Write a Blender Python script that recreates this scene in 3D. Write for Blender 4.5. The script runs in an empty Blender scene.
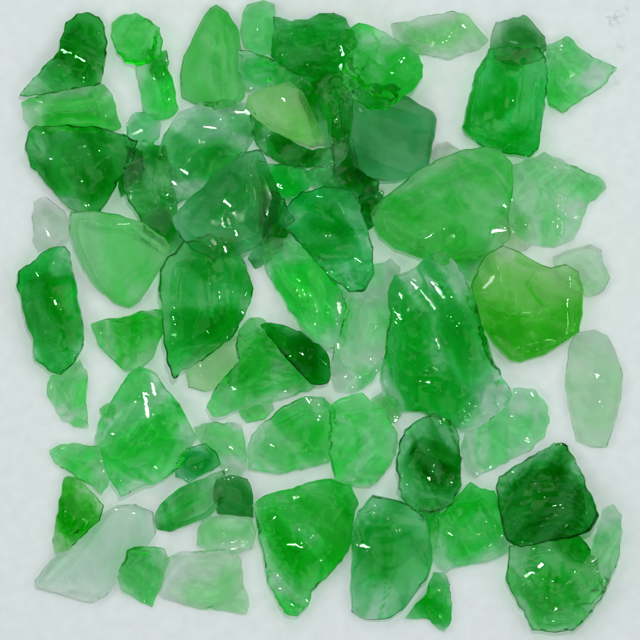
import bpy, bmesh, math, random
import numpy as np
from mathutils import Vector, geometry

# ------------------------------------------------------------------ camera, world, lamps, exposure
sc = bpy.context.scene
C = bpy.data.collections.new('broken_glass'); sc.collection.children.link(C)
U = 0.0002                      # metres per photograph pixel (frame about 13 cm across)
CAMZ = 1.0
cam_d = bpy.data.cameras.new('camera'); cam = bpy.data.objects.new('camera', cam_d); C.objects.link(cam)
cam.location = (0, 0, CAMZ); cam.rotation_euler = (0, 0, 0)
cam_d.sensor_width = 36; cam_d.sensor_fit = 'HORIZONTAL'
cam_d.lens = 36 * (CAMZ - 0.002) / (640 * U)
cam_d.clip_start = 0.01; cam_d.clip_end = 100
sc.camera = cam
W = bpy.data.worlds.new("World"); sc.world = W; W.use_nodes = True
bg = W.node_tree.nodes['Background']
bg.inputs[0].default_value = (0.88, 1.0, 0.97, 1); bg.inputs[1].default_value = 0.19

def area(name, loc, size, power, col, target=(0, 0, 0)):
    l = bpy.data.lights.new(name, 'AREA'); l.shape = 'RECTANGLE'; l.size, l.size_y = size
    l.energy = power; l.color = col
    o = bpy.data.objects.new(name, l); C.objects.link(o); o.location = loc
    o.rotation_euler = (Vector(target) - Vector(loc)).to_track_quat('-Z', 'Y').to_euler()
    return o
for bx, by, pw in ((-.80, .10, 5.6), (.80, .05, 5.0), (.05, .85, 5.8), (-.05, -.85, 4.6)):
    area('added_side_fill', (bx, by, 1.08), (.85, .85), pw * .765, (0.97, 1.0, 0.985))  # unseen soft lamps added around the pile for fill and inner contrast
FLASH = (0.03, 0.11, 0.70)
area('flash_lamp', FLASH, (0.034, 0.018), 1.0, (1, 0.99, 0.97))
sc.view_settings.view_transform = 'Standard'; sc.view_settings.look = 'None'
sc.view_settings.gamma = 1; sc.view_settings.exposure = 0
cy = sc.cycles
cy.max_bounces = 20; cy.transmission_bounces = 20; cy.diffuse_bounces = 3; cy.glossy_bounces = 5
cy.use_adaptive_sampling = True; cy.adaptive_threshold = 0.02
cy.transparent_max_bounces = 24; cy.volume_bounces = 0
cy.sample_clamp_indirect = 6; cy.blur_glossy = 0.3
cy.caustics_reflective = True; cy.caustics_refractive = True
cy.use_denoising = True

# ------------------------------------------------------------------ the surface underneath
def P(x, y): return ((x - 320) * U, (320 - y) * U)
def surface():
    bm = bmesh.new()
    n = 24; s = 1.6
    bmesh.ops.create_grid(bm, x_segments=n, y_segments=n, size=s)
    me = bpy.data.meshes.new('tabletop'); bm.to_mesh(me); bm.free()
    o = bpy.data.objects.new('tabletop', me); C.objects.link(o); o['kind'] = 'structure'
    m = bpy.data.materials.new('white_laminate'); m.use_nodes = True
    nt = m.node_tree; N = nt.nodes; L = nt.links; b = N['Principled BSDF']
    tc = N.new('ShaderNodeTexCoord')
    n1 = N.new('ShaderNodeTexNoise'); n1.inputs['Scale'].default_value = 9; n1.inputs['Detail'].default_value = 3
    L.new(tc.outputs['Object'], n1.inputs['Vector'])
    r = N.new('ShaderNodeValToRGB'); r.color_ramp.elements[0].position = .35; r.color_ramp.elements[1].position = .65
    r.color_ramp.elements[0].color = (0.68, 0.73, 0.728, 1); r.color_ramp.elements[1].color = (0.695, 0.715, 0.745, 1)
    L.new(n1.outputs['Fac'], r.inputs[0])
    # fine mottling
    n2 = N.new('ShaderNodeTexNoise'); n2.inputs['Scale'].default_value = 420; n2.inputs['Detail'].default_value = 4
    L.new(tc.outputs['Object'], n2.inputs['Vector'])
    mr = N.new('ShaderNodeMapRange'); mr.inputs[1].default_value = .3; mr.inputs[2].default_value = .7
    mr.inputs[3].default_value = 0.965; mr.inputs[4].default_value = 1.03
    L.new(n2.outputs['Fac'], mr.inputs[0])
    mul = N.new('ShaderNodeMixRGB'); mul.blend_type = 'MULTIPLY'; mul.inputs[0].default_value = 1
    L.new(r.outputs[0], mul.inputs[1]); L.new(mr.outputs[0], mul.inputs[2])
    # grey scuffs towards the upper right corner
    prev = mul.outputs[0]
    for (x, y, rad, k) in ((614, 17, 13, .5), (621, 46, 7, .35), (618, 80, 7, .3), (600, 62, 5, .18), (627, 8, 5, .3)):
        vm = N.new('ShaderNodeVectorMath'); vm.operation = 'DISTANCE'
        px, py = P(x, y); vm.inputs[1].default_value = (px, py, 0)
        L.new(tc.outputs['Object'], vm.inputs[0])
        a = N.new('ShaderNodeMapRange'); a.inputs[1].default_value = rad * U * .3; a.inputs[2].default_value = rad * U
        a.inputs[3].default_value = k; a.inputs[4].default_value = 0
        L.new(vm.outputs['Value'], a.inputs[0])
        n3 = N.new('ShaderNodeTexNoise'); n3.inputs['Scale'].default_value = 900; n3.inputs['Detail'].default_value = 3
        L.new(tc.outputs['Object'], n3.inputs['Vector'])
        q = N.new('ShaderNodeMapRange'); q.inputs[1].default_value = .46; q.inputs[2].default_value = .6
        L.new(n3.outputs['Fac'], q.inputs[0])
        mm = N.new('ShaderNodeMath'); mm.operation = 'MULTIPLY'
        L.new(a.outputs[0], mm.inputs[0]); L.new(q.outputs[0], mm.inputs[1])
        mx = N.new('ShaderNodeMixRGB'); L.new(mm.outputs[0], mx.inputs[0]); L.new(prev, mx.inputs[1])
        mx.inputs[2].default_value = (0.36, 0.38, 0.37, 1); prev = mx.outputs[0]
    L.new(prev, b.inputs['Base Color'])
    b.inputs['Roughness'].default_value = .45; b.inputs['Specular IOR Level'].default_value = .25
    me.materials.append(m)
surface()

# ------------------------------------------------------------------ green glass
def lin(c):
    c = c / 255
    return c / 12.92 if c <= .04045 else ((c + .055) / 1.055) ** 2.4
BG = [lin(v) for v in (208, 216, 214)]
GAIN = 0.80
def glass(rgb, path, rough, seed, frost, wave):
    T = [lin(v) / b for v, b in zip(rgb, BG)]; T = [max(.003, min(.96, q)) for q in (T[0] * 1.03, (T[1] * 1.22) ** .88, T[2] * (1.36 - .36 * min(1, T[2] * 1.4)))]
    s = [-math.log(t) / (2 * path * U * 1.1) * GAIN for t in T]
    dk = min(1, max(0, (.62 - T[1]) / .45)); s = [s[0] * (1 + .15 * dk), s[1] * (1 - .30 * dk), s[2]]
    mx = max(s)
    m = bpy.data.materials.new('green_glass'); m.use_nodes = True
    nt = m.node_tree; N = nt.nodes; L = nt.links
    for n in list(N):
        if n.type != 'OUTPUT_MATERIAL': N.remove(n)
    out = [n for n in N if n.type == 'OUTPUT_MATERIAL'][0]
    g = N.new('ShaderNodeBsdfGlass'); g.inputs['IOR'].default_value = 1.32; g.inputs['Color'].default_value = (1, 1, 1, 1)
    tc = N.new('ShaderNodeTexCoord')
    # facet and caustic light and dark, with crack lines, painted into the mesh tint (attribute 'striae': density, bloom, rub)
    at = N.new('ShaderNodeAttribute'); at.attribute_name = 'shade_and_rub'
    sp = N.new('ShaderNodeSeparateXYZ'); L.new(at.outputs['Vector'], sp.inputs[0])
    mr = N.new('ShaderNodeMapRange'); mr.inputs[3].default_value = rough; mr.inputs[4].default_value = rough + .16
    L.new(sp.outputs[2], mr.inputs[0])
    for q in (g,): L.new(mr.outputs[0], q.inputs['Roughness'])
    # fine surface waviness
    n2 = N.new('ShaderNodeTexNoise'); n2.inputs['Scale'].default_value = 520; n2.inputs['Detail'].default_value = 1
    L.new(tc.outputs['Object'], n2.inputs['Vector'])
    bp = N.new('ShaderNodeBump'); bp.inputs['Strength'].default_value = wave; bp.inputs['Distance'].default_value = .0004
    L.new(n2.outputs['Fac'], bp.inputs['Height']); L.new(bp.outputs[0], g.inputs['Normal'])
    surf = g.outputs[0]
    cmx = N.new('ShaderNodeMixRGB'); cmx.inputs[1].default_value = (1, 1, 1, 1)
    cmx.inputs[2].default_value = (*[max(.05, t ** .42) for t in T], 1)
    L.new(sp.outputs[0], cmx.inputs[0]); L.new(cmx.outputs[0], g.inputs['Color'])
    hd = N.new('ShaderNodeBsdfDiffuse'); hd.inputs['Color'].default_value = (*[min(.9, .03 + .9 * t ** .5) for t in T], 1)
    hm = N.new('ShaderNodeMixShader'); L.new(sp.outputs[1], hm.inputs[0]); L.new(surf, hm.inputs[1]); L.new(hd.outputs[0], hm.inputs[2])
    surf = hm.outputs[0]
    tr = N.new('ShaderNodeBsdfTransparent'); L.new(cmx.outputs[0], tr.inputs['Color'])
    mx0 = N.new('ShaderNodeMixShader'); mx0.inputs[0].default_value =   .08 + .16 * min(1, max(0, (T[0] - .3) / .4))
    L.new(surf, mx0.inputs[1]); L.new(tr.outputs[0], mx0.inputs[2]); surf = mx0.outputs[0]
    if frost:
        # a ground, satin skin that scatters a little light
        d = N.new('ShaderNodeBsdfTranslucent')
        pk = [min(.9, (v / 255) ** 1.2 * 1.1) for v in rgb]
        d.inputs['Color'].default_value = (*pk, 1)
        d2 = N.new('ShaderNodeBsdfDiffuse'); d2.inputs['Color'].default_value = (*pk, 1)
        ad = N.new('ShaderNodeMixShader'); L.new(d.outputs[0], ad.inputs[1]); L.new(d2.outputs[0], ad.inputs[2])
        mx1 = N.new('ShaderNodeMixShader'); mx1.inputs[0].default_value = frost
        L.new(surf, mx1.inputs[1]); L.new(ad.outputs[0], mx1.inputs[2]); surf = mx1.outputs[0]
    L.new(surf, out.inputs['Surface'])
    v = N.new('ShaderNodeVolumeAbsorption')
    v.inputs['Color'].default_value = (*[1 - q / mx for q in s], 1); v.inputs['Density'].default_value = mx
    L.new(v.outputs[0], out.inputs['Volume'])
    return m

# value noise in pixel space
class VN:
    def __init__(s, seed): s.t = np.random.RandomState(seed).rand(64, 64) * 2 - 1
    def __call__(s, x, y, f):
        x = np.asarray(x) * f + 7; y = np.asarray(y) * f + 13
        xi = np.floor(x).astype(int); yi = np.floor(y).astype(int); u = x - xi; v = y - yi
        u = u * u * (3 - 2 * u); v = v * v * (3 - 2 * v)
        g = lambda a, b: s.t[a % 64, b % 64]
        return (g(xi, yi) * (1 - u) + g(xi + 1, yi) * u) * (1 - v) + (g(xi, yi + 1) * (1 - u) + g(xi + 1, yi + 1) * u) * v

def simplify(pts, tol):
    P_ = [np.array(p, float) for p in pts]; n = len(P_)
    i0 = 0; i1 = max(range(n), key=lambda i: np.linalg.norm(P_[i] - P_[0]))
    def dp(a, b):
        if b - a < 2: return []
        A, B = P_[a % n], P_[b % n]; L_ = np.linalg.norm(B - A) + 1e-9
        ds = [abs((B[0] - A[0]) * (P_[i % n][1] - A[1]) - (B[1] - A[1]) * (P_[i % n][0] - A[0])) / L_ for i in range(a + 1, b)]
        k = int(np.argmax(ds))
        return dp(a, a + 1 + k) + [a + 1 + k] + dp(a + 1 + k, b) if ds[k] > tol else []
    idx = [i0] + dp(i0, i1) + [i1] + dp(i1, n)
    return [tuple(P_[i % n]) for i in idx] if len(idx) > 4 else pts
def sstep(x, a, b):
    t = np.clip((x - a) / (b - a), 0, 1); return t * t * (3 - 2 * t)
def shade_and_rub(co, seed, sk):  # streaks and cells painted for light and dark inside, plus crack lines, bloom, rub
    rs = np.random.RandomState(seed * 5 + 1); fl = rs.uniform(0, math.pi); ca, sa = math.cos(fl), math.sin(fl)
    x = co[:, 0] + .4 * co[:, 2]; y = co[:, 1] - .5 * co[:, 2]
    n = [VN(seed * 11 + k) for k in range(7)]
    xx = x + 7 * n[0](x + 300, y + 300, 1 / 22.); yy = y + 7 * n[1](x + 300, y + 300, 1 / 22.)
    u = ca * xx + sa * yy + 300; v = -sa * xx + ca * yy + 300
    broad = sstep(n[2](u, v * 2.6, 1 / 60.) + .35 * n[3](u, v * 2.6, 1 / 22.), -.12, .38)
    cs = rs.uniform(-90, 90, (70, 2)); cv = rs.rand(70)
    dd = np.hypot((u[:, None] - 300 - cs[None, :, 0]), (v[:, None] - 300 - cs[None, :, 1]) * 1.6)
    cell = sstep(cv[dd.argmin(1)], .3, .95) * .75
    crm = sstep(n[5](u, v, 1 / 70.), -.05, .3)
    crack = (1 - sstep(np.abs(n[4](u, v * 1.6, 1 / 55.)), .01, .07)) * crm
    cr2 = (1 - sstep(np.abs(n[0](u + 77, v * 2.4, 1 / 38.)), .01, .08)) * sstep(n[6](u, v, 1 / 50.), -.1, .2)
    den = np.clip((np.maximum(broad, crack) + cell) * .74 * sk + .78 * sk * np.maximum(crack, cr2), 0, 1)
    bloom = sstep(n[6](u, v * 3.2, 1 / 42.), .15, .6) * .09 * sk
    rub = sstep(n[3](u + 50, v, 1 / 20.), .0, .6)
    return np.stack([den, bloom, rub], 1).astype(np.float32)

def resample(pts, step, rnd, jag):
    n = len(pts); out = []
    for i in range(n):
        p0, p1, p2, p3 = [np.array(pts[(i + k) % n], float) for k in (-1, 0, 1, 2)]
        m = max(1, int(round(np.linalg.norm(p2 - p1) / step)))
        for k in range(m):
            t = k / m
            cr = .5 * ((2 * p1) + (-p0 + p2) * t + (2 * p0 - 5 * p1 + 4 * p2 - p3) * t * t + (-p0 + 3 * p1 - 3 * p2 + p3) * t ** 3)
            ln = p1 + (p2 - p1) * t
            out.append(cr * .08 + ln * .92 + np.array([rnd.uniform(-jag, jag), rnd.uniform(-jag, jag)]))
    return np.array(out)

def inside(poly, X, Y):
    r = np.zeros(X.shape, bool); n = len(poly)
    for i in range(n):
        x1, y1 = poly[i]; x2, y2 = poly[(i + 1) % n]
        c = ((y1 > Y) != (y2 > Y)) & (X < (x2 - x1) * (Y - y1) / (y2 - y1 + 1e-12) + x1)
        r ^= c
    return r
def edist(poly, X, Y):
    d = np.full(X.shape, 1e9); n = len(poly)
    for i in range(n):
        a = poly[i]; b = poly[(i + 1) % n]; ab = b - a; L2 = ab @ ab + 1e-9
        t = np.clip(((X - a[0]) * ab[0] + (Y - a[1]) * ab[1]) / L2, 0, 1)
        d = np.minimum(d, np.hypot(X - a[0] - t * ab[0], Y - a[1] - t * ab[1]))
    return d

# height map of the pile so far, 3 px cells: every shard is laid on top of what is already there
GS = 3; GW = 230
H = np.zeros((GW, GW))
GX, GY = np.meshgrid(np.arange(GW) * GS - 20, np.arange(GW) * GS - 20)

def shard(label, outl, rgb, h, kind='chunk', rough=.02, frost=0, cuts=(), rip=None, seed=1, group='pieces of broken green glass', bev=None, path=None, wave=.07, grv=(), glints=(), streak=None):
    rnd = random.Random(seed * 77 + 3); vn = VN(seed)
    nums = [float(v) for v in outl.replace(',', ' ').split()]
    pts = list(zip(nums[0::2], nums[1::2]))
    pts = simplify(pts, {'plate': 1.2, 'chunk': 2.3, 'curve': 1.5}[kind])
    poly = resample(pts, 2.9, rnd, .12 if kind != 'plate' else .1)
    if kind != 'plate': poly = poly + .9 * np.stack([vn(poly[:, 1], poly[:, 0] + 20, 1 / 4.5), vn(poly[:, 1] + 60, poly[:, 0], 1 / 4.5)], 1)
    poly = poly + np.stack([vn(poly[:, 0], poly[:, 1], 1 / 9.), vn(poly[:, 0] + 40, poly[:, 1], 1 / 9.)], 1) * (1.3 if kind != 'plate' else .9)
    area2 = sum(poly[i][0] * poly[(i + 1) % len(poly)][1] - poly[(i + 1) % len(poly)][0] * poly[i][1] for i in range(len(poly)))
    if area2 < 0: poly = poly[::-1]
    c = poly.mean(0); R = math.sqrt(abs(area2) / 2 / math.pi)
    bw = bev if bev else {'plate': min(5, R * .16), 'chunk': R * .30, 'curve': R * .42}[kind]
    # facet planes
    planes = []
    for cu in cuts:
        x1, y1, x2, y2, sl = cu
        L_ = math.hypot(x2 - x1, y2 - y1); nx, ny = (y2 - y1) / L_, -(x2 - x1) / L_
        planes.append((x1, y1, nx, ny, sl))
    if not cuts:
        k = {'plate': 1, 'chunk': 5, 'curve': 2}[kind]
        a0 = rnd.uniform(0, 6.28)
        for i in range(k):
            a = a0 + i * 6.283 / k + rnd.uniform(-.4, .4); q = R * rnd.uniform(.05, .5)
            planes.append((c[0] + q * math.cos(a), c[1] + q * math.sin(a), math.cos(a), math.sin(a), rnd.uniform(.35, 1.0) * (h / R) * (.5 if kind == 'plate' else 1.0)))
    bpl = []
    a0 = rnd.uniform(0, 6.28)
    for i in range({'plate': 2, 'chunk': 7, 'curve': 4}[kind]):
        a = a0 + i * 2.0 + rnd.uniform(-.5, .5); q = R * rnd.uniform(.15, .75)
        bpl.append((c[0] + q * math.cos(a), c[1] + q * math.sin(a), math.cos(a), math.sin(a), rnd.uniform(.4, .95) * (h / R) * (.5 if kind == 'plate' else 1)))
    et, eb = {'plate': (.70, .06), 'chunk': (.72, .06), 'curve': (.68, .07)}[kind]
    deep = kind != 'plate' and rgb[0] < 60 and rgb[1] < 168
    if deep: et, eb, bw = .84, .02, bw * .75
    for i in range({'plate': 1, 'chunk': 4, 'curve': 2}[kind]):      # extra irregular break faces
        a = rnd.uniform(0, 6.28); q = R * rnd.uniform(.35, .7)
        planes.append((c[0] + q * math.cos(a), c[1] + q * math.sin(a), math.cos(a), math.sin(a), rnd.uniform(.8, 1.6) * (h / R) * (.5 if kind == 'plate' else 1)))
    tlt = (rnd.uniform(-1, 1) * .16 * h / R, rnd.uniform(-1, 1) * .16 * h / R)
    ro = rip
    if not ro and kind != 'plate' and seed % 3:
        a = rnd.uniform(0, 6.28); ro = (c[0] + 1.6 * R * math.cos(a), c[1] + 1.6 * R * math.sin(a), rnd.uniform(8, 13), rnd.uniform(1.0, 2.0))
    def tops(X, Y, d):
        """the faces of the upper side; the lowest one shows"""
        dz = np.clip((d - bw * .7) / (R * .5), 0, 1); dz = dz * dz * (3 - 2 * dz)      # hollowed break face
        F = [h * (1 - {'plate': .18, 'chunk': .18 if deep else .50, 'curve': .36}[kind] * dz) + tlt[0] * (X - c[0]) + tlt[1] * (Y - c[1])]
        for (x, y, nx, ny, sl) in planes:
            if sl >= 0:
                F.append(h - sl * ((X - x) * nx + (Y - y) * ny))
            else:                                # the face on the other side of the line
                F.append(h + sl * -((X - x) * nx + (Y - y) * ny))
        bwl = bw * (1 + .45 * vn(X, Y, 1 / 30.))
        if kind == 'curve':
            tt = np.clip(d / bwl, 0, 1); F.append(h * (et + (1.04 - et) * np.sqrt(np.clip(1 - (1 - tt) ** 2, 0, 1))))
        else:
            F.append(h * (et + (1.02 - et) * d / bwl))
        F = np.array(F); F[:-1] = np.maximum(F[:-1], .22 * h)
        return F
    def bots(X, Y, d):
        F = [np.zeros(X.shape)]
        for (x, y, nx, ny, sl) in bpl: F.append(sl * ((X - x) * nx + (Y - y) * ny))
        F.append(eb * h * (1 - 1.5 * d / bw))
        return np.minimum(np.array(F), .5 * h)
    def fields(X, Y, d, lab=False):
        A = tops(X, Y, d); B = bots(X, Y, d)
        top = A.min(0); bot = B.max(0)
        nz = vn(X, Y, 1 / 18.) * .05 + vn(X + 50, Y, 1 / 7.) * .018
        top = top + h * nz * np.clip(d / 4, 0, 1) * {'plate': .4, 'chunk': 1.05, 'curve': .8}[kind]
        if ro:
            rx, ry, wl, am = ro
            rr = np.hypot(X - rx, Y - ry) + 3 * vn(X, Y, 1 / 22.)
            w = (rr / wl) % 1.0
            top = top + am * (w * (1 - w) * 4 - .5) * np.clip((d - bw * .35) / 6, 0, 1) * (.6 + .4 * vn(X, Y, 1 / 30.))
        for (gx1, gy1, gx2, gy2, gw, gd) in grv:
            ex, ey = gx2 - gx1, gy2 - gy1; L2 = ex * ex + ey * ey
            wx = X + 2.5 * vn(X, Y, 1 / 13.); wy = Y + 2.5 * vn(X + 31, Y, 1 / 13.)
            t_ = np.clip(((wx - gx1) * ex + (wy - gy1) * ey) / L2, 0, 1)
            q_ = np.hypot(wx - gx1 - t_ * ex, wy - gy1 - t_ * ey)
            top = top - .8 * gd * np.clip(1 - q_ / gw, 0, 1) * (1 - .5 * t_ ** 2)
        kk = {'plate': .03, 'chunk': .065, 'curve': .045}[kind]
        bot = bot + h * kk * (1.6 + vn(X, Y + 90, 1 / 11.) + .6 * vn(X + 11, Y + 60, 1 / 5.))
        top = np.maximum(top, bot + .22 * h)
        return (top, bot, A.argmin(0), B.argmax(0)) if lab else (top, bot)
    # interior points
    st = 2.7 if R > 22 else 2.4
    x0, y0 = poly.min(0); x1, y1 = poly.max(0)
    gx, gy = [], []
    yy = y0; row = 0
    while yy < y1:
        xx = x0 + (row % 2) * st / 2
        while xx < x1:
            gx.append(xx + rnd.uniform(-.4, .4)); gy.append(yy + rnd.uniform(-.4, .4)); xx += st
        yy += st * .866; row += 1
    gx = np.array(gx); gy = np.array(gy)
    ok = inside(poly, gx, gy); gx = gx[ok]; gy = gy[ok]
    d = edist(poly, gx, gy); ok = d > st * .75; gx = gx[ok]; gy = gy[ok]; d = d[ok]
    for (a1, b1, a2, b2, w_) in glints:      # finer mesh where a small face catches the flash
        ex, ey = a2 - a1, a2 * 0 + b2 - b1; L2 = ex * ex + ey * ey + 1e-6
        t_ = np.clip(((gx - a1) * ex + (gy - b1) * ey) / L2, 0, 1)
        k_ = np.hypot(gx - a1 - t_ * ex, gy - b1 - t_ * ey) > w_ + 1.6
        gx, gy = gx[k_], gy[k_]
        qx, qy = np.meshgrid(np.arange(min(a1, a2) - w_ - 1, max(a1, a2) + w_ + 1.1, 1.1), np.arange(min(b1, b2) - w_ - 1, max(b1, b2) + w_ + 1.1, 1.1))
        qx, qy = qx.ravel(), qy.ravel()
        t_ = np.clip(((qx - a1) * ex + (qy - b1) * ey) / L2, 0, 1)
        k_ = (np.hypot(qx - a1 - t_ * ex, qy - b1 - t_ * ey) < w_ + 1.2) & inside(poly, qx, qy)
        qx, qy = qx[k_], qy[k_]; k_ = edist(poly, qx, qy) > 1.2
        gx = np.concatenate([gx, qx[k_]]); gy = np.concatenate([gy, qy[k_]])
    nb = len(poly)
    V2 = [Vector(p) for p in poly] + [Vector((a, b)) for a, b in zip(gx, gy)]
    ed = [(i, (i + 1) % nb) for i in range(nb)]
    res = geometry.delaunay_2d_cdt(V2, ed, [list(range(nb))], 1, 1e-6)
    rv, rf, orig = res[0], res[2], res[3]
    rv = np.array([(v[0], v[1]) for v in rv])
    dd = edist(poly, rv[:, 0], rv[:, 1])
    # pull vertices onto the ridges so that the faces meet in clean edges
    fixed = set(i for i, o_ in enumerate(orig) if any(q < nb for q in o_))
    moved = set()
    for which in (tops,):
        A = which(rv[:, 0], rv[:, 1], dd); la = A.argmin(0)
        es = set()
        for f in rf:
            for k in range(len(f)): es.add((min(f[k], f[(k + 1) % len(f)]), max(f[k], f[(k + 1) % len(f)])))
        for i, j in es:
            p, q = la[i], la[j]
            if p == q: continue
            fi = A[p, i] - A[q, i]; fj = A[p, j] - A[q, j]
            if fi == fj: continue
            t = fi / (fi - fj)
            if not 0 < t < 1: continue
            k, t2 = (i, t) if t < .5 else (j, t)
            if k in fixed or k in moved: continue
            rv[k] = rv[i] + (rv[j] - rv[i]) * t2; moved.add(k)
    dd = edist(poly, rv[:, 0], rv[:, 1])
    # which result verts are on the outline, in order
    ring_map = {}
    for i, o_ in enumerate(orig):
        for q in o_:
            if q < nb: ring_map[q] = i
    ring = [];
    for q in range(nb):
        if q in ring_map and (not ring or ring[-1] != ring_map[q]): ring.append(ring_map[q])
    onr = set(ring); dd[list(onr)] = 0
    top, bot = fields(rv[:, 0], rv[:, 1], dd)
    # settle on the pile: best tilted plane that clears everything below
    gin = inside(poly, GX, GY)
    SX, SY = GX[gin].astype(float), GY[gin].astype(float)
    ds = edist(poly, SX, SY); ts, bs = fields(SX, SY, ds)
    need = H[gin] - bs
    best = None
    lim = 0.42
    for ax in np.linspace(-lim, lim, 15):
        for ay in np.linspace(-lim, lim, 15):
            pl = ax * (SX - c[0]) + ay * (SY - c[1]); a = np.max(need - pl); m_ = a + pl.mean() + .5 * math.hypot(ax, ay)
            if (a + pl).min() < 0: a2 = a - (a + pl + bs).min() if (a + pl + bs).min() < 0 else a; m_ += a2 - a; a = a2
            if best is None or m_ < best[0]: best = (m_, a, ax, ay)
    _, a, ax, ay = best
    a += .35
    off = lambda X, Y: a + ax * (X - c[0]) + ay * (Y - c[1])
    H[gin] = np.maximum(H[gin], ts + off(SX, SY))
    for (a1, b1, a2, b2, w_) in glints:
        mx_, my_ = (a1 + a2) / 2, (b1 + b2) / 2; wx, wy = P(mx_, my_)
        i0 = int(np.argmin(np.hypot(rv[:, 0] - mx_, rv[:, 1] - my_)))
        p_ = Vector((wx, wy, (top[i0] + off(mx_, my_)) * U))
        hv = ((cam.location - p_).normalized() + (Vector(FLASH) - p_).normalized()).normalized()
        sx = -hv.x / hv.z - ax; sy = hv.y / hv.z - ay
        ex, ey = a2 - a1, b2 - b1; L2 = ex * ex + ey * ey + 1e-6
        t_ = np.clip(((rv[:, 0] - a1) * ex + (rv[:, 1] - b1) * ey) / L2, 0, 1)
        q_ = np.hypot(rv[:, 0] - a1 - t_ * ex, rv[:, 1] - b1 - t_ * ey)
        w2 = w_ * (1 + .35 * vn(rv[:, 0], rv[:, 1], 1 / 5.))
        wt = np.clip((w2 + 1.6 - q_) / 1.6, 0, 1); wt[list(onr)] = 0
        zt = top[i0] + .6 + sx * (rv[:, 0] - mx_) + sy * (rv[:, 1] - my_) - .004 * q_ ** 2
        top = top * (1 - wt) + np.maximum(zt, bot + .15 * h) * wt
    # mesh
    n = len(rv); verts = []
    kb = 1 - (.05 if kind == 'plate' or deep else .12)
    base = off(c[0], c[1])
    def W3(x, y, z): return ((x - c[0]) * U, (c[1] - y) * U, (z - base) * U)
    ins = lambda p, k: c + (p - c) * k
    for i in range(n):
        x, y = rv[i]
        x, y = ins(np.array([x, y]), {'plate': .982, 'chunk': .975 if deep else .955, 'curve': .965}[kind])
        verts.append(W3(x, y, top[i] + off(x, y)))
    for i in range(n):
        x, y = ins(rv[i], kb); verts.append(W3(x, y, bot[i] + off(x, y)))
    mid = []
    for i in ring:
        x, y = rv[i]; z = bot[i] + (top[i] - bot[i]) * .55 + vn(x, y, .12) * .05 * h
        mid.append(len(verts)); verts.append(W3(x, y, z + off(x, y)))
    faces = []
    for f in rf:
        f = list(f); A = 0
        for k in range(len(f)): A += rv[f[k]][0] * rv[f[(k + 1) % len(f)]][1] - rv[f[(k + 1) % len(f)]][0] * rv[f[k]][1]
        if A > 0: f = f[::-1]              # y is flipped in the world
        faces.append(f); faces.append([v + n for v in f[::-1]])
    fc = np.array([rv[list(f)].mean(0) for f in rf])
    _, _, LT, LB = fields(fc[:, 0], fc[:, 1], edist(poly, fc[:, 0], fc[:, 1]), True)
    m_ = len(ring)
    for k in range(m_):
        k2 = (k + 1) % m_; t1, t2 = ring[k], ring[k2]
        faces.append([t1, mid[k], mid[k2], t2]); faces.append([mid[k], t1 + n, t2 + n, mid[k2]])
    me = bpy.data.meshes.new('glass_shard'); me.from_pydata(verts, [], faces)
    bm = bmesh.new(); bm.from_mesh(me); bm.faces.ensure_lookup_table(); nf = 2 * len(rf)
    bmesh.ops.recalc_face_normals(bm, faces=bm.faces)
    for f in bm.faces: f.smooth = True
    for e in bm.edges:
        if len(e.link_faces) != 2: continue
        i, j = e.link_faces[0].index, e.link_faces[1].index; an = e.calc_face_angle(0)
        if i < nf and j < nf and (i % 2) == (j % 2):
            Lb = LB if i % 2 else LT
            if Lb[i // 2] != Lb[j // 2] and an > .12: e.smooth = False
        if an > .8: e.smooth = False
    bm.to_mesh(me); bm.free()
    me.materials.append(glass(rgb, path or float(np.mean(ts - bs)), rough, seed, frost, wave))
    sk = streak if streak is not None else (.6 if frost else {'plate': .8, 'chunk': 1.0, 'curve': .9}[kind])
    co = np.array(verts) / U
    me.attributes.new('shade_and_rub', 'FLOAT_VECTOR', 'POINT').data.foreach_set('vector', shade_and_rub(co, seed, sk).ravel())
    o = bpy.data.objects.new('glass_shard', me); C.objects.link(o)
    px, py = P(*c); o.location = (px, py, base * U)
    o['label'] = label; o['category'] = 'glass shard'; o['group'] = group
    return o

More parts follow.
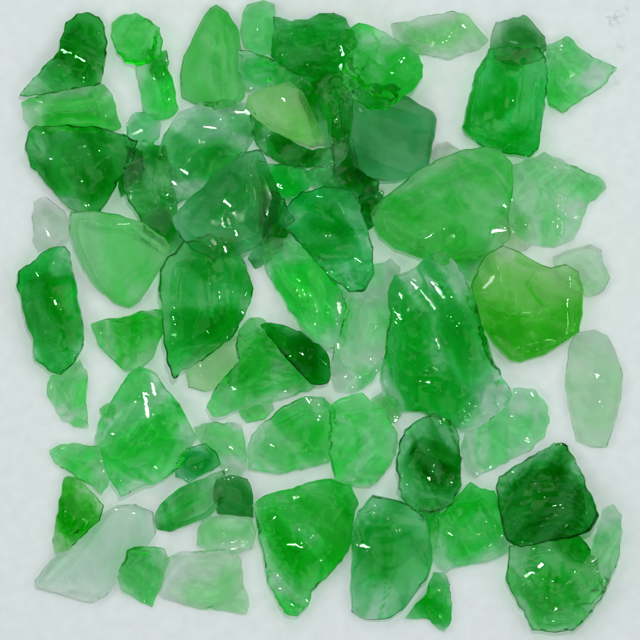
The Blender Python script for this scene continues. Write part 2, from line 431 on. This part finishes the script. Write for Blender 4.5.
S = [
 # bottom layer first
 dict(label='nearly colourless crinkled shard at the left edge, above the tall dark green chunk', outl='34,200 45,196 56,203 65,212 70,226 69,240 60,249 48,252 38,251 32,240 33,215', rgb=(190,212,198), streak=.6, h=14, kind='chunk'),
 dict(label='pale shard peeping out beneath the lower edge of the large mid green shard', outl='184,368 200,352 220,340 240,335 250,348 246,368 228,384 205,392 188,388', rgb=(178,216,178), h=10, kind='plate'),
 dict(label='tiny colourless sliver behind the top of the broad yellow green slab', outl='431,150 438,144 448,142 456,147 468,155 465,168 448,172 434,168', rgb=(200,215,205), h=9, kind='chunk'),
 dict(label='wide pale shard in the lower left part lying under the small grey green square', outl='203,518 225,514 250,518 257,535 252,549 232,556 208,552 196,545 198,528', rgb=(160,208,166), h=10, kind='plate'),
 dict(label='deep green slab mostly hidden between the lens shaped shard and the glossy top chunk', outl='266,68 300,62 345,72 352,108 350,148 332,152 314,140 306,112 296,90 268,80', rgb=(60,170,80), h=13, kind='chunk'),
 dict(label='deep green strip like chunk under the lower edge of the lime tinted plate', outl='249,112 262,123 285,137 312,150 330,146 346,150 342,162 318,168 288,167 264,153 250,134', rgb=(26,142,44), h=15, kind='chunk'),
 dict(label='slim dark splinter under the left edge of the dusky squarish plate', outl='334,118 345,112 354,140 360,168 376,188 360,198 342,192 332,168', rgb=(48,156,64), h=12, kind='chunk'),
 dict(label='tiny pale chip peeking out at the left side of the glinting triangle', outl='100,410 106,404 113,404 116,412 110,420 102,418', rgb=(130,200,140), h=7, kind='chunk'),
 dict(label='small pale chip filling the corner between the ribbed shard and the biggest shard', outl='372,398 384,390 398,400 404,414 396,424 382,418', rgb=(150,210,156), h=9, kind='chunk'),
 dict(label='light green fragment between the folded pale shard and the rounded shouldered slab', outl='238,408 256,402 272,398 276,408 262,420 246,424', rgb=(140,205,146), h=8, kind='chunk'),
 dict(label='narrow mint sliver between the bright mint streaked shard and the pale ribbed shard', outl='330,286 346,292 354,300 350,322 344,340 336,336 338,312', rgb=(120,196,136), h=10, kind='chunk'),
 dict(label='small green fragment in the notch between the round nugget and the slim leafy shard', outl='150,56 166,50 170,62 166,76 156,78 148,68', rgb=(60,176,76), h=9, kind='chunk'),
 dict(label='green fragment wedged between the smooth teal plate and the pale leaf green shard', outl='140,214 160,206 178,222 184,240 172,256 156,244 142,232', rgb=(62,168,80), h=12, kind='chunk'),
 dict(label='light green fragment under the top of the olive tinted shard', outl='448,256 466,250 484,250 492,262 482,282 468,288 456,272', rgb=(110,190,124), h=10, kind='chunk'),
 dict(label='small green splinter between the rounded banded slab and the sparkling shard', outl='420,500 432,496 440,506 440,530 434,552 426,540 424,518', rgb=(80,184,96), h=10, kind='chunk'),
 dict(label='narrow dark fragment joining the dark triangular shard to the mid green one beside it', outl='118,150 132,146 142,152 144,168 134,186 122,196 116,176', rgb=(40,150,60), h=11, kind='chunk'),
 dict(label='sea green wedge just above the emerald chunk in the middle', outl='256,162 280,166 306,168 316,180 300,196 280,208 263,203 254,185', rgb=(80,190,112), h=12, kind='chunk'),
 dict(label='dark bottle green shard crossing the middle between the smooth teal plate and the emerald chunk', outl='262,190 284,198 296,222 284,244 268,262 256,270 248,258 262,230', rgb=(20,134,42), h=16, kind='chunk'),
 dict(label='mid green shard standing left of the bubbly grey green piece, over a white gap', outl='126,160 142,142 166,146 172,180 178,212 166,234 146,228 134,212 124,190', rgb=(70,165,85), h=15, kind='chunk'),
 dict(label='small whitish green nugget with a dark cap, wedged above the gap by the dark triangle', outl='126,122 136,112 150,112 160,122 160,136 150,147 136,148 127,138', rgb=(140,208,160), h=12, kind='chunk', grv=((130,112,154,118,6,-7),)),
 dict(label='dull green slim shard at the left corner of the broad yellow green slab', outl='358,198 372,186 384,192 380,206 376,224 366,230', rgb=(30,140,55), h=12, kind='chunk'),
 dict(label='pale wavy shard partly hidden under the light shard with the dark upper rim', outl='498,212 512,204 528,216 538,236 528,250 508,250 496,238', rgb=(190,216,192), h=9, kind='chunk'),
 dict(label='slim leafy shard with a pale left half, directly below the round two tone nugget', outl='138,64 152,62 164,58 171,76 176,96 179,110 170,120 156,121 144,112 141,92 137,78', rgb=(88,205,105), h=16, kind='curve', cuts=((158,60,160,120,-.55),)),
 dict(label='dark grey green cap shard at the upper end of the tall vivid green block', outl='496,22 510,17 522,15 533,21 545,36 547,50 538,62 512,64 492,58 490,44 492,32', rgb=(104,162,110), h=16, kind='chunk'),
 dict(label='pale long shard like a flattened seed at the top, right of centre', outl='391,24 405,20 430,15 453,10 466,14 478,28 489,40 480,48 465,55 449,60 430,57 408,50 395,38', rgb=(158,210,160), h=16, kind='chunk', cuts=((395,46,485,46,-1.1),(400,10,410,60,.5),(430,30,470,20,.3)), grv=((405,50,478,51,4,-7),(398,44,480,48,5,4),(420,22,468,32,3,2.5),(410,18,400,46,4,3))),
 dict(label='clear pale oval shard at the right edge crossed by one horizontal crease', outl='578,332 595,329 608,336 616,350 623,375 622,400 615,425 607,448 590,447 577,440 570,415 565,388 567,360 570,342', rgb=(176,216,184), streak=.5, h=14, kind='plate', cuts=((560,386,630,388,.35),(560,386,630,388,-.1)), rip=(595,300,11,.7), grv=((568,388,618,387,3.5,-6),(585,335,582,385,2.5,1.2))),
 dict(label='very pale little shard with a rounded end, right side above the clear oval', outl='553,256 570,249 590,244 602,250 604,262 610,278 605,290 590,298 578,293 566,284 556,272', rgb=(168,208,172), h=12, kind='plate', bev=10),
 dict(label='star shaped pale green shard with dark edges in the upper right corner', outl='546,48 558,40 567,35 574,43 588,54 604,60 616,68 612,76 600,88 585,99 572,107 562,113 550,106 544,90 543,70', rgb=(126,200,136), h=18, kind='chunk', cuts=((552,36,556,112,.4),(565,110,616,70,-.3)), grv=((550,48,553,105,6,-8),(556,48,562,104,5,4),(572,58,608,70,3,3),(548,80,575,100,4,3))),
 dict(label='ice clear large wedge in the lower left corner', outl='34,580 50,560 75,540 95,520 115,505 135,503 153,513 156,533 146,548 127,560 119,580 105,598 90,603 70,598 50,592 36,588', rgb=(176,214,190), streak=.45, h=13, kind='plate', cuts=((60,575,120,512,.16),), grv=((40,584,62,560,2.5,2),(46,588,104,596,2.5,2))),
 dict(label='small two tone shard between the clear wedge and the frosty block, bottom left', outl='128,550 145,545 165,548 169,560 162,585 151,607 136,601 122,592 118,578', rgb=(122,186,130), h=14, kind='chunk', cuts=((125,590,155,545,-.9),), grv=((126,562,140,552,8,-7),)),
 dict(label='frosty colourless green block with uneven edges at the bottom, left of centre', outl='157,580 165,560 180,550 210,548 232,550 242,560 243,585 250,605 245,615 215,612 190,607 170,600 155,590', rgb=(168,212,174), h=16, kind='chunk', grv=((170,600,235,606,4,3),(180,560,230,575,4,2.5))),
 dict(label='pale triangular shard touching the lower right side of the glinting triangle', outl='193,426 218,422 242,424 247,440 249,465 240,476 226,474 210,456 198,440', rgb=(158,214,166), h=11, kind='chunk'),
 dict(label='light green dark rimmed shard just above the yellow green wedge', outl='48,450 60,443 80,442 98,445 110,455 112,475 102,495 88,485 70,470 55,462', rgb=(138,204,146), h=13, kind='chunk', grv=((54,452,98,470,3,2),)),
 dict(label='vivid yellow green wedge standing above the clear corner wedge on the left', outl='64,478 75,475 90,490 105,505 100,520 85,535 70,550 56,553 53,540 58,520 62,495', rgb=(42,168,30), h=17, kind='chunk', cuts=((66,476,62,552,.25),(88,486,64,555,.4)), grv=((60,545,80,530,6,-8),(66,480,76,480,6,-7),)),
 dict(label='small light green shard with a ragged foot, directly below the tall dark left chunk', outl='49,376 64,372 80,360 88,372 86,400 89,428 75,428 62,420 55,405 47,395', rgb=(128,194,134), h=13, kind='chunk'),
 dict(label='tall deep green faceted chunk standing alone at the left edge', outl='20,272 33,259 50,248 65,246 70,255 72,275 78,295 84,320 84,345 75,362 62,375 48,370 35,360 34,340 25,320 20,300 17,285', rgb=(22,160,52), h=30, kind='chunk', cuts=((30,268,48,368,-.5),(50,265,62,350,.45),(30,345,84,345,-.7)), grv=((34,264,66,253,12,-9),(22,275,30,335,5,-6),)),
 dict(label='dark topped little fan shaped shard between the pale leaf and the glinting triangle', outl='92,323 115,318 140,312 160,308 166,316 163,335 158,345 150,360 140,370 125,372 112,362 98,345', rgb=(74,182,80), h=18, kind='chunk', cuts=((92,328,165,318,-.32),(130,318,142,372,-.3)), grv=((98,322,162,315,8,-9),)),
 dict(label='pale ribbed shard in the centre squeezed left of the biggest shard', outl='348,294 362,282 372,264 392,258 400,268 393,305 386,335 382,368 368,386 352,394 336,391 329,372 334,340 340,312', rgb=(138,200,148), h=16, kind='chunk', rip=(420,300,13,1.2), grv=((345,315,345,388,4,3),(372,285,352,340,4,3))),
 dict(label='pale green slab with rounded shoulders low in the centre, left of its darker twin', outl='250,470 247,450 252,435 265,420 285,405 305,396 325,398 336,410 333,435 329,462 310,468 280,474', rgb=(108,186,118), h=16, kind='chunk', grv=((252,456,326,452,4,2.5),(262,426,300,408,4,3))),
 dict(label='mid pale green shard with a bright lower half, right of the rounded shouldered slab', outl='330,405 345,395 362,392 375,405 390,420 398,435 396,455 385,475 370,487 350,485 335,478 328,455 330,430', rgb=(100,198,112), h=17, kind='chunk', cuts=((330,425,398,430,.7),(372,400,372,480,.3)), grv=((334,418,394,432,5,3.5),(366,402,372,440,3,2))),
 dict(label='pale seafoam shard with a dark corner below the biggest shard on its right', outl='464,432 488,420 503,408 514,388 532,388 545,400 550,420 545,435 530,450 510,460 490,470 475,478 464,465 460,448', rgb=(144,212,156), h=15, kind='chunk', cuts=((528,384,546,432,-.3),(470,440,520,470,-.3)), grv=((536,392,546,425,6,-9),(505,410,535,440,5,3.5),(536,394,540,430,4,3))),
 dict(label='dark little splinter cluster piece at the bottom edge, right of centre', outl='405,618 415,606 426,594 434,572 444,572 451,584 452,602 451,620 445,632 435,628 427,620 415,617', rgb=(70,176,88), h=12, kind='chunk'),
 dict(label='sparkling green and pale shard left of the darkest block near the bottom right', outl='431,520 445,510 460,492 470,482 478,488 495,490 505,505 512,530 510,550 490,562 465,565 445,572 432,560 429,540', rgb=(74,186,92), h=20, kind='chunk', rip=(430,560,9,1.4), grv=((450,510,470,555,5,4),(475,495,500,545,4,3))),
 dict(label='cloudy light green upright leaf at the top, left of centre', outl='217,4 228,12 238,30 243,60 245,95 236,107 215,110 195,105 181,98 180,75 184,55 192,38 203,16 210,7', rgb=(92,184,100), h=16, kind='plate', rough=.12, frost=0.12, bev=9, cuts=((222,5,228,108,-.22),), grv=((233,30,239,98,9,-6),(234,20,238,100,6,2.5),)),
 dict(label='smooth dusky green squarish plate in the upper middle, below the bright glossy chunk', outl='340,100 360,86 398,92 420,103 434,112 437,120 434,145 429,168 416,176 395,182 370,180 352,166 343,140', rgb=(48,142,76), h=18, kind='plate', rough=.12, frost=0.11, bev=8),
 dict(label='mint coloured rounded slab touching the top edge', outl='247,4 262,0 275,4 277,20 275,40 271,54 256,54 244,47 240,30 242,14', rgb=(112,200,128), h=15, kind='plate', rough=.1, frost=0.10, bev=9),
 dict(label='mid green wide wavy shard behind the bright glossy chunk at the top', outl='274,18 290,21 308,19 320,12 333,12 345,18 353,30 356,55 350,78 328,80 302,78 282,68 270,56 274,38', rgb=(48,160,72), h=20, kind='curve', grv=((280,24,345,22,6,-7),)),
 dict(label='small green lens shaped shard right beneath the mint rounded slab', outl='239,50 252,52 266,57 282,64 294,72 286,82 264,91 246,91 238,75', rgb=(50,180,78), h=14, kind='chunk'),
 dict(label='blackish green narrow upright shard between the lime piece and the dusky plate', outl='312,84 330,74 347,78 354,100 350,130 346,160 336,168 330,150 327,126 320,104', rgb=(70,172,84), h=12, kind='chunk'),
 dict(label='narrow grass green sliver lying flat above the emerald chunk', outl='302,172 328,165 356,170 380,182 374,194 346,190 318,190', rgb=(24,150,52), h=11, kind='chunk'),
 dict(label='long pale green layered slab tucked above the dark triangular shard at the upper left', outl='22,102 40,95 60,88 84,84 104,84 112,94 118,110 121,126 108,134 80,136 50,134 30,126 24,118', rgb=(104,188,108), h=16, kind='chunk', cuts=((22,112,118,108,.5),(22,120,118,124,-.4),(98,84,112,130,.6)), rip=(70,40,9,1.0)),
 dict(label='green hooked shard with rounded head and a white glint line, top left corner', outl='66,22 75,14 87,12 98,17 105,28 107,42 104,55 103,72 102,84 84,87 60,90 40,94 22,98 20,94 30,82 45,66 58,52 62,44 63,32', rgb=(40,152,56), h=22, kind='chunk', bev=9, cuts=((56,48,100,66,.4),(30,94,70,40,.2),(56,50,100,68,-.2)), grv=((100,22,104,60,5,-8),(66,24,90,14,5,-6),)),
 dict(label='round two tone nugget, pale left and dark right, second from the left at the top', outl='112,22 124,14 135,12 148,18 160,28 164,42 161,55 150,64 138,67 126,62 116,52 111,38', rgb=(98,196,108), h=22, kind='chunk', cuts=((146,10,144,66,-.5),(112,50,160,56,.15)), grv=((157,34,150,60,6,-9),(118,52,140,64,6,-9),)),
 dict(label='big deep green triangular shard with a paler banded upper left edge', outl='28,132 35,126 60,125 90,126 112,131 124,134 139,143 134,158 122,176 112,195 101,213 85,216 68,208 52,192 40,176 30,165 26,150', rgb=(26,146,44), h=26, kind='chunk', cuts=((26,158,100,148,.8),(70,160,60,205,-.5),(118,136,90,214,.6))),
 dict(label='bubbly grey green shard full of small glints, upper left of the pile centre', outl='168,128 180,112 200,102 228,100 250,105 257,116 254,138 246,152 228,168 210,184 192,198 176,204 160,200 153,178 158,152', rgb=(92,172,110), h=22, kind='chunk', rip=(230,240,12,1.5), grv=((172,160,205,108,4,3),(205,135,246,120,4,3),(160,170,200,160,3,2))),
 dict(label='pale leaf green smooth shard with a rounded lower point on the left', outl='72,212 95,211 120,215 145,224 165,238 174,250 162,270 151,286 140,301 128,308 112,302 95,286 84,270 75,250 69,230', rgb=(112,194,118), h=14, kind='plate', rough=.10, frost=0.11, bev=6, grv=((78,222,130,231,4,-5),(130,231,166,252,4,-5))),
 dict(label='large glassy mid green shard left of centre with a pale foot', outl='168,258 184,242 205,236 230,240 246,264 254,290 246,315 235,335 215,352 195,366 175,377 168,365 166,340 162,315 158,290 161,270', rgb=(38,160,60), h=23, kind='curve', cuts=((168,345,245,300,-.5),(182,245,176,370,-.5)), grv=((205,250,215,320,6,3.5),(178,270,176,350,5,3),(225,290,232,330,4,2))),
 dict(label='smooth teal green domed plate lying over the middle left of the pile', outl='172,218 186,202 206,184 226,166 246,152 262,150 272,172 282,198 276,222 264,244 240,256 214,260 194,252 180,238', rgb=(40,146,66), h=20, kind='plate', rough=.08, frost=0.07, bev=10, grv=((250,158,262,240,5,3),)),
 dict(label='lime tinted bright plate in the dark upper middle', outl='248,96 268,88 290,82 304,94 310,110 320,128 326,144 311,146 290,140 270,131 257,121 247,108', rgb=(134,216,112), h=13, kind='plate', rough=.06, frost=0.12, bev=6),
 dict(label='bright glossy green chunk with dark rims and white streak glints at the top middle', outl='345,31 360,26 375,28 385,35 400,45 415,52 423,65 423,78 413,92 400,103 385,111 368,111 352,101 343,86 342,70 348,55 340,42', rgb=(60,184,74), h=28, kind='chunk', cuts=((345,84,420,76,.4),(350,60,420,40,.3),(360,30,362,100,-.3)), grv=((355,104,410,92,8,-8),(348,36,378,30,5,-6),(352,62,360,100,6,5),(350,40,372,34,5,4),(395,95,418,76,5,4),(372,78,392,98,4,3))),
 dict(label='tall vivid green block with vertical streaks at the upper right', outl='488,50 510,46 540,47 546,60 547,92 541,120 537,150 529,158 513,156 490,150 468,138 461,128 467,100 477,70', rgb=(16,164,48), h=26, kind='curve', cuts=((505,50,500,150,.35),(486,60,540,60,.5)), rip=(700,90,13,.9), bev=12, grv=((488,54,468,120,6,-5),(540,80,532,150,5,-6),(468,134,520,154,5,-6),)),
 dict(label='light green shard with dark upper rim, right of the broad yellow green slab', outl='508,166 525,160 545,153 560,160 580,168 600,178 607,188 600,197 588,205 583,222 575,240 555,248 535,245 520,240 508,222 504,192', rgb=(146,204,154), h=17, kind='chunk', cuts=((545,156,606,190,-.4),(530,160,548,248,-.3)), grv=((548,157,603,186,5,-9),(545,158,603,190,4,4),(518,176,546,242,5,-8),(546,185,578,212,4,-5))),
 dict(label='broad yellow green translucent slab in the right half of the pile', outl='370,214 380,200 396,189 415,172 440,158 465,150 485,147 500,150 512,165 513,190 508,215 510,238 496,252 470,262 445,265 420,259 396,250 378,236', rgb=(82,182,90), streak=.9, h=19, kind='plate', bev=12, rough=.06, frost=0.07, cuts=((385,216,500,160,.38),(450,165,440,262,.2),(430,262,505,215,-.3)), grv=((382,228,440,262,7,-6),(384,212,430,184,7,-9),(430,184,500,160,7,-9),(446,178,462,240,5,-5),(400,238,440,225,4,4))),
 dict(label='olive tinted green shard with a chipped outline on the right', outl='470,288 478,268 488,252 503,246 520,252 535,262 550,268 565,264 578,272 583,290 582,315 578,332 560,345 545,355 520,363 510,360 495,345 485,330 476,312', rgb=(96,178,66), streak=1.0, h=20, kind='plate', bev=10, rough=.05, frost=0.04, cuts=((478,300,512,316,.22),(512,316,522,300,.2),(570,268,568,345,.5)), grv=((578,280,575,335,7,-6),(570,340,512,359,5,-6),(480,308,512,320,5,-6),(512,320,556,312,4,-5),(502,266,516,318,4,-5))),
 dict(label='bright mint streaked shard running diagonally below the emerald chunk', outl='262,247 270,236 290,240 312,254 330,272 342,290 347,312 341,334 332,349 316,341 300,326 284,302 270,277 262,262', rgb=(84,200,104), h=19, kind='curve', rip=(200,330,13,1.1), grv=((272,255,325,335,4,3),(300,248,338,320,4,3))),
 dict(label='emerald chunk in the middle with a heavy dark lower right edge', outl='279,222 288,204 303,192 325,187 350,190 361,205 367,225 373,250 373,275 363,291 349,293 335,283 320,266 305,249 290,236', rgb=(16,160,58), h=27, kind='chunk', cuts=((284,230,355,290,.3),(300,190,372,280,.15)), grv=((335,276,370,280,15,-11),(350,205,368,270,7,5),(300,205,330,225,4,2.5))),
 dict(label='pale green shard with a dark middle fold, left of centre below the white gap', outl='240,330 250,318 258,316 275,328 296,340 315,356 326,374 318,386 300,394 270,404 242,412 216,418 207,408 212,392 226,376 238,360 236,345', rgb=(88,182,98), h=18, kind='chunk', cuts=((214,408,300,372,-.8),(235,380,280,330,.4)), grv=((216,402,262,372,6,4.5),(262,372,300,360,5,3))),
 dict(label='dark green pointed flake lying on the folded pale shard', outl='260,324 272,322 290,326 310,337 325,351 332,368 328,385 312,384 296,370 278,350', rgb=(16,136,40), h=13, kind='chunk'),
 dict(label='biggest shard, tall and glossy with a cluster of white streak glints near its top', outl='388,290 394,275 412,270 430,253 440,249 455,262 465,280 472,300 480,320 488,345 498,370 511,390 509,405 495,418 478,428 460,430 440,420 420,411 400,412 387,400 380,380 384,350 389,320', rgb=(70,172,92), streak=1.25, h=30, kind='chunk', cuts=((410,275,396,405,-.25),(386,340,505,355,.14),(386,372,505,395,-.3),(430,250,470,380,-.15)), rip=(560,210,17,1.3), grv=((386,355,392,400,6,-10),(466,285,506,388,5,-9),(400,416,440,416,4,-6),(398,285,391,400,5,4),(424,285,452,350,4,3),(462,280,500,385,4,3),(405,372,440,380,3,2))),
 dict(label='small dark square shard with a grey tint, lower left beside the jade fragment', outl='216,478 232,475 248,478 253,495 254,518 236,516 217,514 214,496', rgb=(82,152,92), h=11, kind='plate'),
 dict(label='jade fragment with a dark left tip below the glinting triangle', outl='153,520 160,504 175,491 195,480 212,473 224,470 228,488 221,504 206,518 186,525 170,532 156,529', rgb=(72,166,86), h=14, kind='plate', cuts=((160,500,176,532,-.8),), grv=((158,508,162,526,7,-9),)),
 dict(label='small teal nugget at the right foot of the glinting triangle', outl='173,460 186,448 204,443 216,452 220,464 206,475 190,483 175,476', rgb=(40,160,80), h=14, kind='chunk'),
 dict(label='triangular green shard with one long white glint at its tip, lower left', outl='128,374 140,366 154,371 165,385 178,402 190,422 197,436 188,452 180,467 163,480 140,491 121,496 110,480 102,452 95,436 101,419 112,400 122,384', rgb=(86,188,102), h=24, kind='chunk', cuts=((100,446,190,432,.35),(120,470,188,436,-.45),(138,366,128,440,-.25)), grv=((122,386,99,438,4.5,-9),(163,384,191,430,4.5,-9),(104,472,150,440,4,3),(150,440,192,438,4,3))),
 dict(label='heart shaped bright green shard with curved ripples at the bottom middle', outl='253,505 264,496 288,488 310,481 330,478 350,485 358,500 353,520 350,545 342,560 325,575 312,590 308,605 297,616 285,612 278,600 268,582 262,560 257,535', rgb=(48,176,64), h=26, kind='chunk', cuts=((296,486,352,560,.4),(275,520,298,612,-.3),(290,540,340,560,-.2)), rip=(255,610,16,1.6), grv=((259,500,263,525,12,-8),(262,505,345,486,4,3),(290,545,310,552,5,4),(268,520,300,600,4,2))),
 dict(label='rounded green slab with faint bands, bottom middle right of the heart shaped shard', outl='352,530 358,510 368,500 372,494 388,497 410,503 425,515 430,535 433,560 426,580 413,595 402,610 390,618 365,620 352,612 350,590 350,565', rgb=(58,164,82), h=22, kind='plate', bev=14, cuts=((350,556,432,548,-.25),(362,500,356,610,-.5)), rip=(390,400,15,1.1), grv=((356,515,372,560,4,3),(380,505,425,520,5,3),(360,585,385,575,4,3))),
 dict(label='very dark oval chunk below the biggest shard', outl='405,430 420,418 435,413 450,420 460,435 463,460 462,485 450,505 430,514 412,510 400,495 396,470 398,445', rgb=(8,126,26), h=26, kind='chunk', grv=((412,430,450,445,4,3),(455,450,440,500,4,3))),
 dict(label='thick dark bottomed green shard in the lower right corner', outl='508,548 528,536 556,530 580,536 594,552 600,574 606,592 592,606 584,622 574,631 552,632 532,630 518,606 506,580', rgb=(26,156,40), path=14, h=28, kind='chunk', cuts=((506,606,604,610,.3),(590,540,575,630,-.2)), rip=(540,640,15,1.3), grv=((522,624,578,624,13,-13),(512,560,510,590,6,-7),)),
 dict(label='pale curled shell like shard lying on the right flank of the lower right corner shard', outl='552,594 574,576 590,552 598,524 601,508 612,503 621,514 621,540 616,565 606,588 590,603 568,606', rgb=(140,206,150), h=15, kind='curve', rip=(520,500,8.5,2.2), bev=9),
 dict(label='darkest green block, nearly cube shaped, at the lower right', outl='498,476 515,465 535,455 555,442 568,446 580,470 592,495 597,515 590,530 570,537 545,541 520,546 505,540 502,515 496,495', rgb=(12,128,30), h=28, kind='chunk', cuts=((500,492,572,476,.4),(560,444,586,520,.35),(500,515,592,512,-.25)), grv=((505,486,570,478,4,3.5),(575,460,588,520,4,3),(510,525,560,515,4,3))),
]
GL = '''59,49,72,54,1.6 77,57,89,63,1.6 188,106,197,106,1.5 204,126,216,128,1.6 181,172,186,175,1.8 172,184,175,186,1.4 200,159,203,163,1.3
239,111,252,111,1.8 226,202,231,206,1.8 229,220,230,224,1.6 213,241,216,244,1.6 225,248,226,252,1.6 221,256,223,257,1.2 236,232,237,236,1.2
341,44,344,56,1.9 341,66,343,72,1.6 392,73,404,59,2.2 359,110,361,112,1.4 411,279,430,299,2.7 428,273,442,294,3.0 420,288,434,306,1.6
397,290,401,298,1.4 389,304,399,317,1.7 404,300,407,309,1.6 392,320,394,322,1.2 143,372,149,415,4.2 152,377,156,394,1.6
493,232,510,230,1.8 505,206,508,208,1.7 386,245,392,252,1.4 288,544,304,547,1.6 355,543,368,546,1.5 524,576,533,570,1.8 538,567,542,563,1.6
273,279,279,290,1.6 340,304,341,314,2.0 230,447,233,449,1.8 270,445,273,447,1.4 335,345,337,349,1.6 48,159,51,159,1.5 82,152,85,149,1.5 90,155,92,156,1.1
112,135,115,136,1.4 134,134,142,132,2.0 55,300,57,304,1.4 482,288,493,276,1.3 111,433,114,434,1.5 156,468,158,470,1.2 532,392,534,394,1.3
419,384,429,383,1.4 316,196,324,197,1.3 283,99,285,103,1.4 256,424,259,425,1.4 276,185,282,188,1.6 98,150,102,152,1.2 436,338,439,350,1.3
462,24,466,27,1.2 596,374,600,376,1.2 36,272,38,276,1.2 86,206,90,207,1.2 45,228,49,236,1.6 207,330,208,334,1.2 300,352,303,354,1.2 446,528,450,534,1.3'''
glint_of = {}
for g in GL.split():
    g = [float(v) for v in g.split(',')]; g[4] = g[4] * 1.15 + .5; g = tuple(g); mx, my = np.array([(g[0] + g[2]) / 2]), np.array([(g[1] + g[3]) / 2])
    own = None
    for k, q in enumerate(S):
        nums = [float(v) for v in q['outl'].replace(',', ' ').split()]
        pl = np.array(list(zip(nums[0::2], nums[1::2])))
        if inside(pl, mx, my)[0] and edist(pl, mx, my)[0] > 2.5: own = k
    if own is not None: glint_of.setdefault(own, []).append(g)
for i, s in enumerate(S):
    gl_ = list(glint_of.get(i, ())); rg = random.Random(i * 3 + 2)
    nums = [float(v) for v in s['outl'].replace(',', ' ').split()]
    pl = np.array(list(zip(nums[0::2], nums[1::2]))); lo, hi = pl.min(0), pl.max(0)
    want = 0 if s.get('frost') else int(rg.random() < .7) + int((hi - lo).prod() / 7000); tries = 0
    while want and tries < 60:
        tries += 1; x, y = rg.uniform(lo[0], hi[0]), rg.uniform(lo[1], hi[1])
        if not inside(pl, np.array([x]), np.array([y]))[0] or edist(pl, np.array([x]), np.array([y]))[0] < 4: continue
        a_, l_ = rg.uniform(0, 3.14), rg.choice((1, 2, 3, 6, 9))
        gl_.append((x, y, x + l_ * math.cos(a_), y + l_ * math.sin(a_), rg.uniform(.8, 1.7))); want -= 1
    s['glints'] = gl_
    shard(seed=i + 1, **s)
print('PILE HEIGHT px', H.max())
